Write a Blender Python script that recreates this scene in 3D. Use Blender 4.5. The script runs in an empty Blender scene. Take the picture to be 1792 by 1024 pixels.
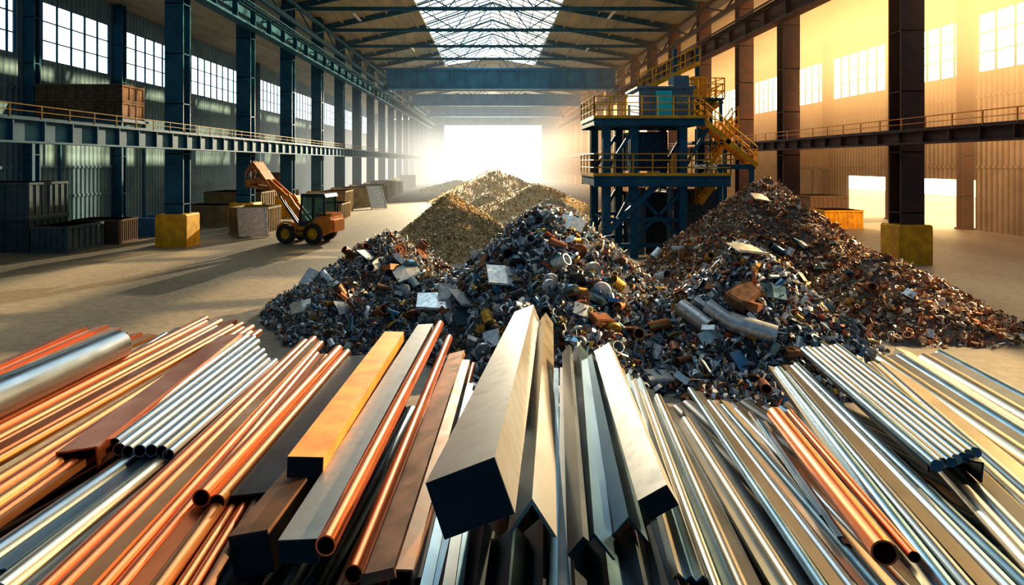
import bpy, math, random
import numpy as np
from mathutils import Vector, Matrix
random.seed(11); rng=np.random.default_rng(7)
F=1000.0; CX=862.0; CY=285.0; H=5.0
scene=bpy.context.scene; COL=scene.collection
V=Vector
# ------------------------------------------------------------ helpers
class MB:
    def __init__(s): s.v=[]; s.f=[]; s.m=[]
    def add(s,vs,fs,mi=0):
        b=len(s.v); s.v.extend([tuple(a) for a in vs]); s.f.extend([tuple(i+b for i in f) for f in fs]); s.m.extend([mi]*len(fs))
    def box(s,x0,x1,y0,y1,z0,z1,mi=0):
        s.add([(x0,y0,z0),(x1,y0,z0),(x1,y1,z0),(x0,y1,z0),(x0,y0,z1),(x1,y0,z1),(x1,y1,z1),(x0,y1,z1)],
              [(0,3,2,1),(4,5,6,7),(0,1,5,4),(1,2,6,5),(2,3,7,6),(3,0,4,7)],mi)
    def ex(s,prof,p0,p1,roll=0,inner=None,mi=0,sc1=1.0):
        p0=V(p0);p1=V(p1);d=(p1-p0).normalized()
        up=V((0,0,1)) if abs(d.z)<.95 else V((0,1,0))
        r=d.cross(up).normalized();u=r.cross(d)
        c,sn=math.cos(roll),math.sin(roll)
        def ring(p,pr,k): return [p+(r*(x*c-z*sn)+u*(x*sn+z*c))*k for x,z in pr]
        n=len(prof)
        if inner is None:
            vs=ring(p0,prof,1)+ring(p1,prof,sc1)
            fs=[(i,(i+1)%n,n+(i+1)%n,n+i) for i in range(n)]+[tuple(range(n))[::-1],tuple(range(n,2*n))]
        else:
            vs=ring(p0,prof,1)+ring(p1,prof,sc1)+ring(p0,inner,1)+ring(p1,inner,sc1)
            fs=[]
            for i in range(n):
                j=(i+1)%n
                fs+=[(i,j,n+j,n+i),(2*n+j,2*n+i,3*n+i,3*n+j),(j,i,2*n+i,2*n+j),(n+i,n+j,3*n+j,3*n+i)]
        s.add(vs,fs,mi)
    def beam(s,p0,p1,w,h=None,mi=0):
        h=h or w; s.ex(rect(w,h),p0,p1,mi=mi)
    def cyl(s,p0,p1,r,n=12,mi=0,r1=None):
        s.ex(circ(r,n),p0,p1,mi=mi,sc1=(r1/r if r1 else 1))
    def poly_y(s,pts,y0,y1,mi=0):
        n=len(pts)
        s.add([(x,y0,z) for x,z in pts]+[(x,y1,z) for x,z in pts],
              [(i,(i+1)%n,n+(i+1)%n,n+i) for i in range(n)]+[tuple(range(n))[::-1],tuple(range(n,2*n))],mi)
def rect(w,h): return [(-w/2,-h/2),(w/2,-h/2),(w/2,h/2),(-w/2,h/2)]
def circ(r,n=16): return [(r*math.cos(2*math.pi*i/n),r*math.sin(2*math.pi*i/n)) for i in range(n)]
def ibeam(w,h,t): 
    a=w/2;b=h/2;q=t/2
    return [(-a,-b),(a,-b),(a,-b+t),(q,-b+t),(q,b-t),(a,b-t),(a,b),(-a,b),(-a,b-t),(-q,b-t),(-q,-b+t),(-a,-b+t)]
def obj(name,mb,mats,origin=(0,0,0),parent=None,label=None,cat=None,kind=None,group=None,smooth=False):
    me=bpy.data.meshes.new(name); o=V(origin)
    me.from_pydata([(a[0]-o.x,a[1]-o.y,a[2]-o.z) for a in mb.v],[],mb.f)
    if not isinstance(mats,(list,tuple)): mats=[mats]
    for m in mats: me.materials.append(m)
    if len(mats)>1: me.polygons.foreach_set('material_index',mb.m)
    if smooth:
        me.shade_smooth(); me.set_sharp_from_angle(angle=math.radians(40))
    me.update()
    ob=bpy.data.objects.new(name,me); COL.objects.link(ob)
    if parent: ob.parent=parent
    else: ob.location=o
    tag(ob,label,cat,kind,group)
    return ob
def tag(ob,label=None,cat=None,kind=None,group=None):
    if label: ob['label']=label
    if cat: ob['category']=cat
    if kind: ob['kind']=kind
    if group: ob['group']=group
def empty(name,loc,label,cat,group=None):
    e=bpy.data.objects.new(name,None); e.location=loc; COL.objects.link(e); tag(e,label,cat,None,group); e.empty_display_size=.3
    return e
def dup(e,loc,rotz=None,label=None):
    n=e.copy(); n.location=loc
    if rotz is not None: n.rotation_euler[2]=rotz
    if label: n['label']=label
    COL.objects.link(n)
    for c in [c for c in bpy.data.objects if c.parent==e]:
        k=c.copy(); k.parent=n; COL.objects.link(k)
    return n
def P(px,py,Y): return V(((px-CX)/F*Y,Y,H-(py-CY)/F*Y))
# ------------------------------------------------------------ materials
def mat(name,c1,c2=None,metal=0,rough=.6,scale=(1,1,1),nscale=4,bump=0,rand=0.0,detail=6,lo=.35,hi=.65,rough2=None,coord='Object',spec=.5):
    m=bpy.data.materials.new(name); m.use_nodes=True; nt=m.node_tree; N=nt.nodes; L=nt.links
    b=N['Principled BSDF']; b.inputs['Metallic'].default_value=metal; b.inputs['Roughness'].default_value=rough; b.inputs['Specular IOR Level'].default_value=spec
    tc=N.new('ShaderNodeTexCoord'); mp=N.new('ShaderNodeMapping'); mp.inputs['Scale'].default_value=scale
    L.new(tc.outputs[coord],mp.inputs[0])
    no=N.new('ShaderNodeTexNoise'); no.inputs['Scale'].default_value=nscale; no.inputs['Detail'].default_value=detail
    L.new(mp.outputs[0],no.inputs['Vector'])
    cr=N.new('ShaderNodeValToRGB'); cr.color_ramp.elements[0].position=lo; cr.color_ramp.elements[1].position=hi
    cr.color_ramp.elements[0].color=(*c1,1); cr.color_ramp.elements[1].color=(*(c2 or c1),1)
    L.new(no.outputs[0],cr.inputs[0]); out=cr.outputs[0]
    if rand>0:
        oi=N.new('ShaderNodeObjectInfo'); mr=N.new('ShaderNodeMapRange'); mr.inputs[3].default_value=1-rand; mr.inputs[4].default_value=1+rand
        L.new(oi.outputs['Random'],mr.inputs[0])
        hs=N.new('ShaderNodeHueSaturation'); L.new(mr.outputs[0],hs.inputs['Value']); L.new(out,hs.inputs['Color']); out=hs.outputs[0]
    L.new(out,b.inputs['Base Color'])
    if rough2 is not None:
        mr=N.new('ShaderNodeMapRange'); mr.inputs[1].default_value=.3; mr.inputs[2].default_value=.7; mr.inputs[3].default_value=rough; mr.inputs[4].default_value=rough2
        L.new(no.outputs[0],mr.inputs[0]); L.new(mr.outputs[0],b.inputs['Roughness'])
    if bump>0:
        bp=N.new('ShaderNodeBump'); bp.inputs['Strength'].default_value=bump; bp.inputs['Distance'].default_value=.02
        L.new(no.outputs[0],bp.inputs['Height']); L.new(bp.outputs[0],b.inputs['Normal'])
    return m
ST=(2.5,2.5,2.5)
M_steel=mat('brushed_steel',(.28,.33,.38),(.20,.25,.30),1,.25,ST,1.2,.0,.45,rough2=.36)
M_cream=mat('pale_steel',(.42,.39,.32),(.32,.30,.26),1,.26,ST,1.2,.0,.35,rough2=.38)
M_bluest=mat('blue_steel',(.08,.17,.25),(.14,.24,.32),1,.27,ST,1.2,.0,.45,rough2=.38)
M_copper=mat('copper',(.72,.24,.10),(.56,.16,.065),1,.26,ST,1.2,.0,.28,rough2=.36)
M_brass=mat('gold_copper',(.64,.31,.13),(.50,.22,.09),1,.27,ST,1.2,.0,.28,rough2=.38)
M_rusto=mat('orange_oxide_steel',(.62,.26,.05),(.36,.14,.03),.4,.45,(1,1,1),6,.08,.1,rough2=.6)
M_rustb=mat('brown_rust_steel',(.12,.075,.05),(.22,.12,.07),.6,.42,(1,1,1),7,.08,.3,rough2=.6)
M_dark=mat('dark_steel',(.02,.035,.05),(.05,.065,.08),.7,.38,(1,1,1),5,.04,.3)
M_black=mat('beam_end_shade',(.010,.018,.026),(.02,.03,.04),.3,.6,(1,1,1),5,.04,spec=.2)  # near-black shade colour for the open beam ends
M_mill=mat('mill_steel',(.28,.275,.26),(.18,.185,.185),.85,.36,(1,1,1),9,.03,.1,rough2=.52)
M_frame=mat('painted_blue_steel',(.014,.085,.15),(.03,.125,.20),0,.6,(1,1,1),1.5,.05,spec=.2)
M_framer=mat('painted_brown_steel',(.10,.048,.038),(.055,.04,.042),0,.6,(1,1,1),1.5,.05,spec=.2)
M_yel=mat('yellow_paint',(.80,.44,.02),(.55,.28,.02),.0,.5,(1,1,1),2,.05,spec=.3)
M_yeld=mat('darker_yellow_paint',(.34,.21,.03),(.22,.13,.02),.0,.6,(1,1,1),2,.05,spec=.15)  # darker tone of the yellow, for the left walkway railing
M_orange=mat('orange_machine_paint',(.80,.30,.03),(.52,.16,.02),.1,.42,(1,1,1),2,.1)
M_rubber=mat('black_rubber',(.02,.02,.022),(.035,.033,.03),0,.8,(1,1,1),6)
M_glassd=mat('dark_cab_glass',(.10,.16,.17),(.16,.22,.22),.3,.1)
M_cyan=mat('cyan_door_paint',(.02,.50,.64),(.04,.60,.72),.1,.4,(1,1,1),2)
M_crate=mat('dark_container_paint',(.05,.085,.11),(.09,.12,.14),.0,.7,(1,1,1),1.2,.1,.3,spec=.2)
M_tan=mat('tan_container_paint',(.34,.26,.14),(.22,.17,.10),.0,.7,(1,1,1),1.2,.1,.3,spec=.2)
M_wood=mat('weathered_wood',(.17,.115,.08),(.09,.065,.055),0,.8,(1,6,6),2,.1,.2,spec=.1)
M_bluebin=mat('blue_container_paint',(.04,.19,.42),(.08,.25,.46),.0,.5)
M_white=mat('white_frame_paint',(.6,.63,.64),(.5,.54,.56),.1,.5)
M_whiteplate=mat('white_sheet_metal',(.66,.66,.62),(.45,.46,.44),.5,.35,(2,2,2),3,.1)
M_alu=mat('scrap_aluminium',(.60,.65,.70),(.38,.43,.48),.6,.34,(3,3,3),3,.1,.3,rough2=.5)
M_scrust=mat('scrap_rust',(.34,.14,.06),(.18,.08,.05),.4,.5,(3,3,3),3,.2,.3)
M_scyel=mat('scrap_yellow',(.62,.36,.05),(.4,.22,.04),.2,.45,(3,3,3),3,.1,.2)
M_roof=mat('roof_panel',(.42,.38,.29),(.30,.29,.25),.0,.8,(1,.2,1),1,spec=.15)
def mk_floor():
    m=bpy.data.materials.new('dusty_concrete'); m.use_nodes=True; nt=m.node_tree;N=nt.nodes;L=nt.links;b=N['Principled BSDF']
    tc=N.new('ShaderNodeTexCoord')
    n1=N.new('ShaderNodeTexNoise'); n1.inputs['Scale'].default_value=.12; n1.inputs['Detail'].default_value=8
    n2=N.new('ShaderNodeTexNoise'); n2.inputs['Scale'].default_value=3.5; n2.inputs['Detail'].default_value=10
    mp=N.new('ShaderNodeMapping'); mp.inputs['Scale'].default_value=(1.0,.2,1); mp.inputs['Rotation'].default_value=(0,0,.5)
    L.new(tc.outputs['Object'],mp.inputs[0]); L.new(mp.outputs[0],n1.inputs[0]); L.new(tc.outputs['Object'],n2.inputs[0])
    mx=N.new('ShaderNodeMath'); mx.operation='MULTIPLY_ADD'; mx.inputs[1].default_value=.3; L.new(n2.outputs[0],mx.inputs[0]); 
    m2=N.new('ShaderNodeMath'); m2.operation='MULTIPLY'; m2.inputs[1].default_value=.7; L.new(n1.outputs[0],m2.inputs[0]); L.new(m2.outputs[0],mx.inputs[2])
    cr=N.new('ShaderNodeValToRGB'); cr.color_ramp.elements[0].position=.36; cr.color_ramp.elements[0].color=(.15,.135,.115,1)
    cr.color_ramp.elements[1].position=.64; cr.color_ramp.elements[1].color=(.33,.30,.245,1)
    L.new(mx.outputs[0],cr.inputs[0]); L.new(cr.outputs[0],b.inputs['Base Color']); b.inputs['Roughness'].default_value=.6; b.inputs['Specular IOR Level'].default_value=.3
    bp=N.new('ShaderNodeBump'); bp.inputs['Strength'].default_value=.3; bp.inputs['Distance'].default_value=.04; L.new(n2.outputs[0],bp.inputs['Height']); L.new(bp.outputs[0],b.inputs['Normal'])
    return m
M_floor=mk_floor()
def mk_wall(name,c1,c2):
    m=bpy.data.materials.new(name); m.use_nodes=True; nt=m.node_tree;N=nt.nodes;L=nt.links;b=N['Principled BSDF']
    tc=N.new('ShaderNodeTexCoord'); sx=N.new('ShaderNodeSeparateXYZ'); L.new(tc.outputs['Object'],sx.inputs[0])
    w=N.new('ShaderNodeMath'); w.operation='MULTIPLY'; w.inputs[1].default_value=2*math.pi/.45; L.new(sx.outputs['Y'],w.inputs[0])
    s=N.new('ShaderNodeMath'); s.operation='SINE'; L.new(w.outputs[0],s.inputs[0])
    n=N.new('ShaderNodeTexNoise'); n.inputs['Scale'].default_value=.5; n.inputs['Detail'].default_value=6; L.new(tc.outputs['Object'],n.inputs[0])
    a=N.new('ShaderNodeMath'); a.operation='MULTIPLY_ADD'; a.inputs[1].default_value=.10; L.new(s.outputs[0],a.inputs[0]); L.new(n.outputs[0],a.inputs[2])
    cr=N.new('ShaderNodeValToRGB'); cr.color_ramp.elements[0].position=.3; cr.color_ramp.elements[0].color=(*c1,1); cr.color_ramp.elements[1].position=.75; cr.color_ramp.elements[1].color=(*c2,1)
    L.new(a.outputs[0],cr.inputs[0]); L.new(cr.outputs[0],b.inputs['Base Color']); b.inputs['Roughness'].default_value=.75; b.inputs['Specular IOR Level'].default_value=.15
    bp=N.new('ShaderNodeBump'); bp.inputs['Strength'].default_value=.8; bp.inputs['Distance'].default_value=.08; L.new(s.outputs[0],bp.inputs['Height']); L.new(bp.outputs[0],b.inputs['Normal'])
    return m
M_wl=mk_wall('corrugated_teal_cladding',(.10,.19,.26),(.19,.32,.41))
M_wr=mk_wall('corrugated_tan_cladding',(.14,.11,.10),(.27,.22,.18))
def mk_glass():
    m=bpy.data.materials.new('dusty_window_glass'); m.use_nodes=True; nt=m.node_tree;N=nt.nodes;L=nt.links
    N.remove(N['Principled BSDF']); out=N['Material Output']
    t=N.new('ShaderNodeBsdfTransparent'); d=N.new('ShaderNodeBsdfTranslucent'); d.inputs[0].default_value=(.9,.9,.85,1)
    mx=N.new('ShaderNodeMixShader'); mx.inputs[0].default_value=.15; L.new(t.outputs[0],mx.inputs[1]); L.new(d.outputs[0],mx.inputs[2]); L.new(mx.outputs[0],out.inputs[0])
    return m
M_glass=mk_glass()
def mk_scrap(name,cols,metal=.8,rough=.38,mul=.45):
    m=bpy.data.materials.new(name); m.use_nodes=True; nt=m.node_tree;N=nt.nodes;L=nt.links;b=N['Principled BSDF']
    g=N.new('ShaderNodeNewGeometry'); cr=N.new('ShaderNodeValToRGB'); cr.color_ramp.interpolation='CONSTANT'
    els=cr.color_ramp.elements
    while len(els)<len(cols): els.new(.5)
    for i,(p,c) in enumerate(cols): els[i].position=p; els[i].color=(*c,1)
    L.new(g.outputs['Random Per Island'],cr.inputs[0])
    n=N.new('ShaderNodeTexNoise'); n.inputs['Scale'].default_value=9; tc=N.new('ShaderNodeTexCoord'); L.new(tc.outputs['Object'],n.inputs[0])
    mx=N.new('ShaderNodeMix'); mx.data_type='RGBA'; mx.blend_type='MULTIPLY'; mx.inputs[0].default_value=mul
    L.new(cr.outputs[0],mx.inputs[6]); L.new(n.outputs[0],mx.inputs[7]); L.new(mx.outputs[2],b.inputs['Base Color'])
    b.inputs['Metallic'].default_value=metal; b.inputs['Roughness'].default_value=rough
    return m
M_scrap=mk_scrap('mixed_scrap',[(0,(.20,.24,.28)),(.16,(.62,.66,.70)),(.34,(.40,.45,.49)),(.50,(.34,.17,.09)),(.60,(.18,.16,.15)),(.69,(.85,.85,.82)),(.78,(.55,.33,.16)),(.85,(.14,.26,.36)),(.92,(.60,.13,.06)),(.945,(.70,.44,.08)),(.97,(.30,.32,.33))],.35,.34,.35)
M_scrapw=mk_scrap('rusty_scrap',[(0,(.42,.19,.08)),(.22,(.66,.32,.12)),(.40,(.34,.27,.22)),(.56,(.74,.60,.44)),(.72,(.48,.16,.06)),(.82,(.18,.15,.13)),(.92,(.80,.72,.6))],.3,.36,.3)
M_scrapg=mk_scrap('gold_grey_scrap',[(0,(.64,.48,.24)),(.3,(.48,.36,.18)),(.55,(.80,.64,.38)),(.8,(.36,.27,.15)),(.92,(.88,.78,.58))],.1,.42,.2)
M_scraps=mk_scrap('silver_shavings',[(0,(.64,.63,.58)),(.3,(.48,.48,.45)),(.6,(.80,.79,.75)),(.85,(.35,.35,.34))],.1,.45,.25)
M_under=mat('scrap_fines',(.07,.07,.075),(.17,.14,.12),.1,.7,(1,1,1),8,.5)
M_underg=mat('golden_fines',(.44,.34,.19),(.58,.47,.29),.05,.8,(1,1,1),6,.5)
# ------------------------------------------------------------ structure
m=MB(); m.box(-60,70,-6,260,-.2,0); obj('floor',m,M_floor,label='dusty tan concrete floor',kind='structure')
LW=-30.8; RW=36.0
WL0,WL1,WR0,WR1=12.1,16.1,11.7,16.0
def yl(px): return LW/((px-CX)/F)
def yr(px): return RW/((px-CX)/F)
lwin=[(6,14),(16,24),(26,34.0),(35.2,37.0)]+[(yl(a),yl(b)) for a,b in [(48,194),(205,301),(324,428),(456,498),(511,549),(557,587),(600,622),(632,651),(659,673)]]
rwin=[(yr(b),yr(a)) for a,b in [(1708,1810),(1598,1693),(1456,1549),(1386,1456),(1319,1368),(1240,1300),(1170,1220),(1110,1150),(1060,1090)]]
def side_wall(name,X,wins,z0,z1,ztop,ystart,mt,doors,lab,near=None):
    m=MB(); t=.3; x0,x1=(X-t,X) if X<0 else (X,X+t)
    zd=3.7
    m.box(x0,x1,ystart,170,zd if doors else 0,z0); m.box(x0,x1,ystart,170,z1,ztop)
    y=ystart
    for a,b in wins:
        if a>y: m.box(x0,x1,y,a,z0,z1)
        y=b
    m.box(x0,x1,y,170,z0,z1)
    if doors:
        y=ystart
        for a,b in doors:
            m.box(x0,x1,y,a,0,zd); y=b
        m.box(x0,x1,y,170,0,zd)
    if near is not None: m.box(x0,x1,-6,ystart,0,near)
    xi=X+(.08 if X<0 else -.08)
    for z in (2.5,4.6,7.2,9.8): 
        if z<zd and doors: continue
        m.box(min(X,xi),max(X,xi),ystart,170,z,z+.18)
    obj(name,m,mt,label=lab,kind='structure')
side_wall('wall_left',LW,lwin,WL0,WL1,17.8,-6,M_wl,None,'teal corrugated metal cladding wall')
rd=[(42.6,49.0),(52.4,58.2)]
side_wall('wall_right',RW,rwin,WR0,WR1,17.8,37.9,M_wr,rd,'sunlit tan corrugated metal cladding wall',near=10.5)  # near stretch is unseen, kept low to shade the floor and pass sun
wc=0
def window(X,a,b,z0,z1,nc=None):
    global wc
    wc+=1; m=MB(); x0,x1=X-.06,X+.06
    nc=nc or max(3,int((b-a)/1.25))
    for i in range(nc+1):
        y=a+(b-a)*i/nc; m.box(x0,x1,y-.045,y+.045,z0,z1)
    for i in range(4):
        z=z0+(z1-z0)*i/3; m.box(x0,x1,a,b,z-.035,z+.035)
    m.add([(X,a,z0),(X,b,z0),(X,b,z1),(X,a,z1)],[(0,1,2,3)],1)
    obj('window_%d'%wc,m,[M_frame,M_glass],origin=(X,(a+b)/2,z0),label='steel framed industrial window with gridded panes',kind='structure')
for a,b in lwin: window(LW-.15,a,b,WL0,WL1)
for a,b in rwin: window(RW+.15,a,b,WR0,WR1)
m=MB(); m.box(LW,-14.3,170,170.4,0,17.8); m.box(14.6,RW,170,170.4,0,17.8); m.box(-14.3,14.6,170,170.4,16.1,17.8); m.box(-20,21,170,170.4,17.8,26)
obj('wall_back',m,M_wl,label='end wall around the open doorway',kind='structure')
SKL,SKR=-8.6,7.9; RX=20.7; EZ=20.6; SZ=22.9; RY=-8
m=MB()
def slab(x0,z0,x1,z1,y0,y1,t=.2):
    m.add([(x0,y0,z0),(x1,y0,z1),(x1,y1,z1),(x0,y1,z0),(x0,y0,z0+t),(x1,y0,z1+t),(x1,y1,z1+t),(x0,y1,z0+t)],[(0,3,2,1),(4,5,6,7),(0,1,5,4),(1,2,6,5),(2,3,7,6),(3,0,4,7)])
slab(-19.5,EZ,SKL,SZ,RY,170); slab(SKR,SZ,RX+.5,EZ,RY,170)
slab(SKL,SZ,0,24.2,106,170); slab(0,24.2,SKR,SZ,106,170)
slab(LW-.3,17.8,-19.5,19.4,RY,170); slab(RX+.5,19.4,RW+.3,17.8,44,170)
m.box(-19.6,-19.4,RY,170,19.4,EZ+.2); m.box(RX+.4,RX+.6,RY,170,19.4,EZ+.2)
for x in (-17,-14.5,-12,-9.6): m.box(x-.08,x+.08,RY,170,EZ+(x+19.5)*.211-.3,EZ+(x+19.5)*.211)
for x in (9.2,12,15,18): m.box(x-.08,x+.08,RY,170,SZ-(x-SKR)*.173-.3,SZ-(x-SKR)*.173)
obj('ceiling',m,M_roof,label='pitched roof of ribbed tan panels',kind='structure')
# skylight
m=MB()
for i in range(13):
    x=SKL+(SKR-SKL)*i/12; z=26-abs(x)*(3.1/8.3); m.box(x-.06,x+.06,RY,106,z-.08,z+.08)
y=-6
while y<=106:
    m.beam((SKL,y,SZ),(0,y,26),.10,.16); m.beam((0,y,26),(SKR,y,SZ),.10,.16); y+=2.2
m.add([(SKL,RY,SZ),(0,RY,26),(0,106,26),(SKL,106,SZ),(SKR,RY,SZ),(SKR,106,SZ)],[(0,1,2,3),(1,4,5,2)],1)
m.add([(SKL,106,SZ),(0,106,26),(SKR,106,SZ),(0,106,24)],[(0,1,2,3)],1)
wc+=1; obj('window_%d'%wc,m,[M_white,M_glass],label='gabled glass skylight with white lattice bars',kind='structure')
# trusses
m=MB()
m.beam((-19.2,0,EZ-.25),(SKL,0,SZ-.3),.25,.55); m.beam((SKR,0,SZ-.3),(RX,0,EZ-.25),.25,.55)
m.beam((-19.2,0,EZ-.5),(RX,0,EZ-.5),.2,.36)
pts=[(-8.6,SZ-.2),(-4.3,EZ-.4),(0,25.7),(4.0,EZ-.4),(7.9,SZ-.2)]
for a,b in zip(pts,pts[1:]): m.beam((a[0],0,a[1]),(b[0],0,b[1]),.09,.12)
m.beam((-8.6,0,SZ),(0,0,25.8),.14,.18); m.beam((0,0,25.8),(7.9,0,SZ),.14,.18)
t0=obj('roof_truss',m,M_frame,label='blue steel roof truss spanning the hall',cat='roof truss',group='roof trusses'); t0.location=(0,47,0)
y=56
while y<168: 
    t=t0.copy(); t.location=(0,y,0); COL.objects.link(t); y+=9
m=MB(); m.box(-.14,.14,-1.6,1.6,.0,.12); 
e0=None
for x,y in [(-14.5,61),(-11,78),(-14.5,96),(12.5,60),(13,78),(12.5,96)]:
    z=EZ-.1
    if e0 is None:
        e0=obj('ceiling_light',m,M_white,label='long white tube light fixture below the roof',cat='ceiling light',group='ceiling lights'); e0.location=(x,y,z)
    else:
        t=e0.copy(); t.location=(x,y,z); COL.objects.link(t)
# columns
def column(loc,mt,lab,grp,htop=EZ,yellow=True,w=1.1,ga=.85):
    e=empty('steel_column',loc,lab,'column',grp)
    m=MB(); m.ex(ibeam(w,w*.8,.1),(0,0,0),(0,0,htop))
    z=2.5
    while z<htop: m.box(-w*.5,w*.5,-w*.4,w*.4,z,z+.06); z+=3
    m.box(-w*.62,w*.62,-w*.5,w*.5,0,.12)
    c=obj('shaft',m,mt,parent=e)
    if yellow:
        m=MB(); a=w*ga
        m.poly_y([(-a,0),(a,0),(a,1.85),(a-.08,1.95),(-a+.08,1.95),(-a,1.85)],-a*.8,a*.8)
        obj('column_guard',m,M_yel,parent=e,label='yellow painted protective base')
    return e
cl=column((-19,34.5,0),M_frame,'tall blue steel column with yellow base guard','hall columns')
y=44
while y<168: dup(cl,(-19,y,0)); y+=9
cr_=column((RX,28.6,0),M_framer,'tall dark steel column with yellow base guard','sunlit hall columns',w=1.15,ga=.72)
for y in [40,47,56,65,74,83,92,101,110,119,128,137,146,155,164]: dup(cr_,(RX,y,0))
co=column((LW+.5,37.6,0),M_frame,'slim blue steel wall column','wall columns',17.8,False,.7)
for a,b in list(zip(lwin,lwin[1:]))[4:]: dup(co,(LW+.5,(a[1]+b[0])/2,0))
co2=column((RW-.5,(rwin[0][1]+rwin[1][0])/2,0),M_framer,'slim dark steel wall column in sunlight','sunlit wall columns',17.8,False,.8)
for a,b in list(zip(rwin,rwin[1:]))[1:]: dup(co2,(RW-.5,(a[1]+b[0])/2,0))
def runway(x,y0,z0,z1,mt,lab):
    e=empty('crane_runway',(x,y0,z0),lab,'crane runway')
    m=MB(); L=168-y0; h=z1-z0
    m.ex(ibeam(.8,h,.12),(0,0,h/2),(0,L,h/2))
    y=1.5
    while y<L: m.box(-.38,.38,y-.04,y+.04,.1,h-.1); y+=3
    obj('girder',m,mt,parent=e)
    m=MB(); m.box(-.08,.08,0,L,h,h+.18); obj('rail',m,M_dark,parent=e)
    m=MB(); s=-1 if x>0 else 1
    for q in (.75,1.05,1.35): m.box(s*q-.05,s*q+.05,0,L,h*.5+q*.2,h*.5+q*.2+.1)
    for i in range(int(L/6)): m.box(min(0,s*1.45),max(0,s*1.45),i*6,i*6+.1,h*.5+.05,h*.5+.13)
    obj('cable_tray',m,mt,parent=e)
runway(-18.0,26,15.0,16.5,M_frame,'long blue crane runway girder along the columns')
runway(19.6,24,14.6,16.1,M_framer,'long dark crane runway girder along the columns')
for x,mt,lab in ((-18.2,M_frame,'blue longitudinal eave girder'),(19.9,M_framer,'dark longitudinal eave girder')):
    m=MB(); m.box(-.15,.15,0,126,0,.4); m.box(-.15,.15,0,126,1.7,2.0)
    y=0
    while y<120: m.beam((0,y,.3),(0,y+4.5,1.8),.14); m.beam((0,y+4.5,1.8),(0,y+9,.3),.14); y+=9
    obj('eave_girder',m,mt,origin=(0,0,0),label=lab+' under the roof',cat='girder').location=(x,40,17.7)
M_crane=mat('blue_crane_paint',(.015,.17,.38),(.035,.25,.48),0,.6,(1,1,1),.6,.1,spec=.15)
def crane(y,x0,x1,z0,z1,n):
    e=empty('overhead_crane',((x0+x1)/2,y,z0),'blue plate girder bridge crane spanning the hall','overhead crane','bridge cranes')
    w=(x1-x0)/2; h=z1-z0; m=MB()
    m.box(-w,w,-.3,.3,.2,h-.2); m.box(-w-.1,w+.1,-.6,.6,0,.22); m.box(-w-.1,w+.1,-.6,.6,h-.22,h)
    for i in range(n+1):
        x=-w+2*w*i/n; m.box(x-.11,x+.11,-.58,.58,.2,h-.2)
    obj('bridge_girder',m,M_crane,parent=e)
    for s in (-1,1):
        m=MB(); m.box(s*w-.35,s*w+.35,-1.6,1.6,-.3,.5); obj('end_truck',m,M_frame,parent=e)
crane(88,-16.2,18.7,16.3,19.4,14); crane(125,-17.4,19.2,17.4,20.0,14); crane(158,-17.3,19.2,17.7,20.0,14)
def walkway(x,y0,z0,zt,zr,mt,mr,side,lab):
    e=empty('elevated_walkway',(x,y0,z0),lab,'walkway'); L=166-y0; h=zt-z0; m=MB()
    m.ex(ibeam(.5,h,.08),(0,0,h/2),(0,L,h/2))
    y=0
    while y<L: m.box(-.22,.22,y,y+.06,.06,h-.06); y+=1.5
    obj('girder',m,mt,parent=e)
    m=MB(); a,b=sorted((0,side*.55)); m.box(a,b,0,L,h,h+.08); 
    y=0
    while y<L: m.box(a,b,y,y+.12,h-.3,h); y+=4.5
    obj('deck',m,mt,parent=e)
    m=MB(); hr=zr-zt; y=.1
    while y<L: m.box(-.02,.02,y,y+.04,h,h+hr); y+=1.5
    m.box(-.022,.022,0,L,h+hr-.04,h+hr); m.box(-.015,.015,0,L,h+hr*.5,h+hr*.5+.03)
    obj('railing',m,mr,parent=e)
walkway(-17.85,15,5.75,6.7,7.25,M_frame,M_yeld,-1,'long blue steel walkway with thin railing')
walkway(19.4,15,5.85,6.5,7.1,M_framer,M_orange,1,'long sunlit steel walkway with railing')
# ------------------------------------------------------------ containers
def crate(loc,sx,sy,sz,mt,lab,name='storage_crate',cat='crate',rz=0,ribs=8,grp=None,open_top=False):
    m=MB(); t=.08
    if open_top:
        m.box(-sx/2,sx/2,-sy/2,-sy/2+t,0,sz); m.box(-sx/2,sx/2,sy/2-t,sy/2,0,sz); m.box(-sx/2,-sx/2+t,-sy/2+t,sy/2-t,0,sz); m.box(sx/2-t,sx/2,-sy/2+t,sy/2-t,0,sz); m.box(-sx/2+t,sx/2-t,-sy/2+t,sy/2-t,0,.5*sz)
    else: m.box(-sx/2,sx/2,-sy/2,sy/2,0,sz)
    r=.05
    for i in range(ribs+1):
        x=-sx/2+sx*i/ribs; m.box(x-r,x+r,-sy/2-.06,-sy/2,0,sz)
        y=-sy/2+sy*i/ribs; m.box(sx/2,sx/2+.06,y-r,y+r,0,sz)
    for z in (.0,sz-.14): m.box(-sx/2-.08,sx/2+.08,-sy/2-.08,sy/2+.08,z+.001,z+.14) if not (open_top and z>0) else [m.box(-sx/2-.1,sx/2+.1,-sy/2-.1,-sy/2,z,z+.14),m.box(sx/2,sx/2+.1,-sy/2,sy/2,z,z+.14)]
    o=obj(name,m,mt,label=lab,cat=cat,group=grp); o.location=loc; o.rotation_euler[2]=rz
    return o
g='dark stacked crates'
L1='dark ribbed metal crate in a stack by the wall'
for (x,y,z,sx,sz) in [(-27.9,33.2,0,4.2,1.9),(-27.9,33.2,1.9,4.2,2.0),(-24.4,32.9,0,1.9,1.5)]:
    crate((x,y,z),sx,2.8,sz,M_crate,L1,grp=g,ribs=6)
crate((-24.4,36.0,0),2.8,1.8,1.5,M_wood,'low brown slatted pallet crate',ribs=9)
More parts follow.
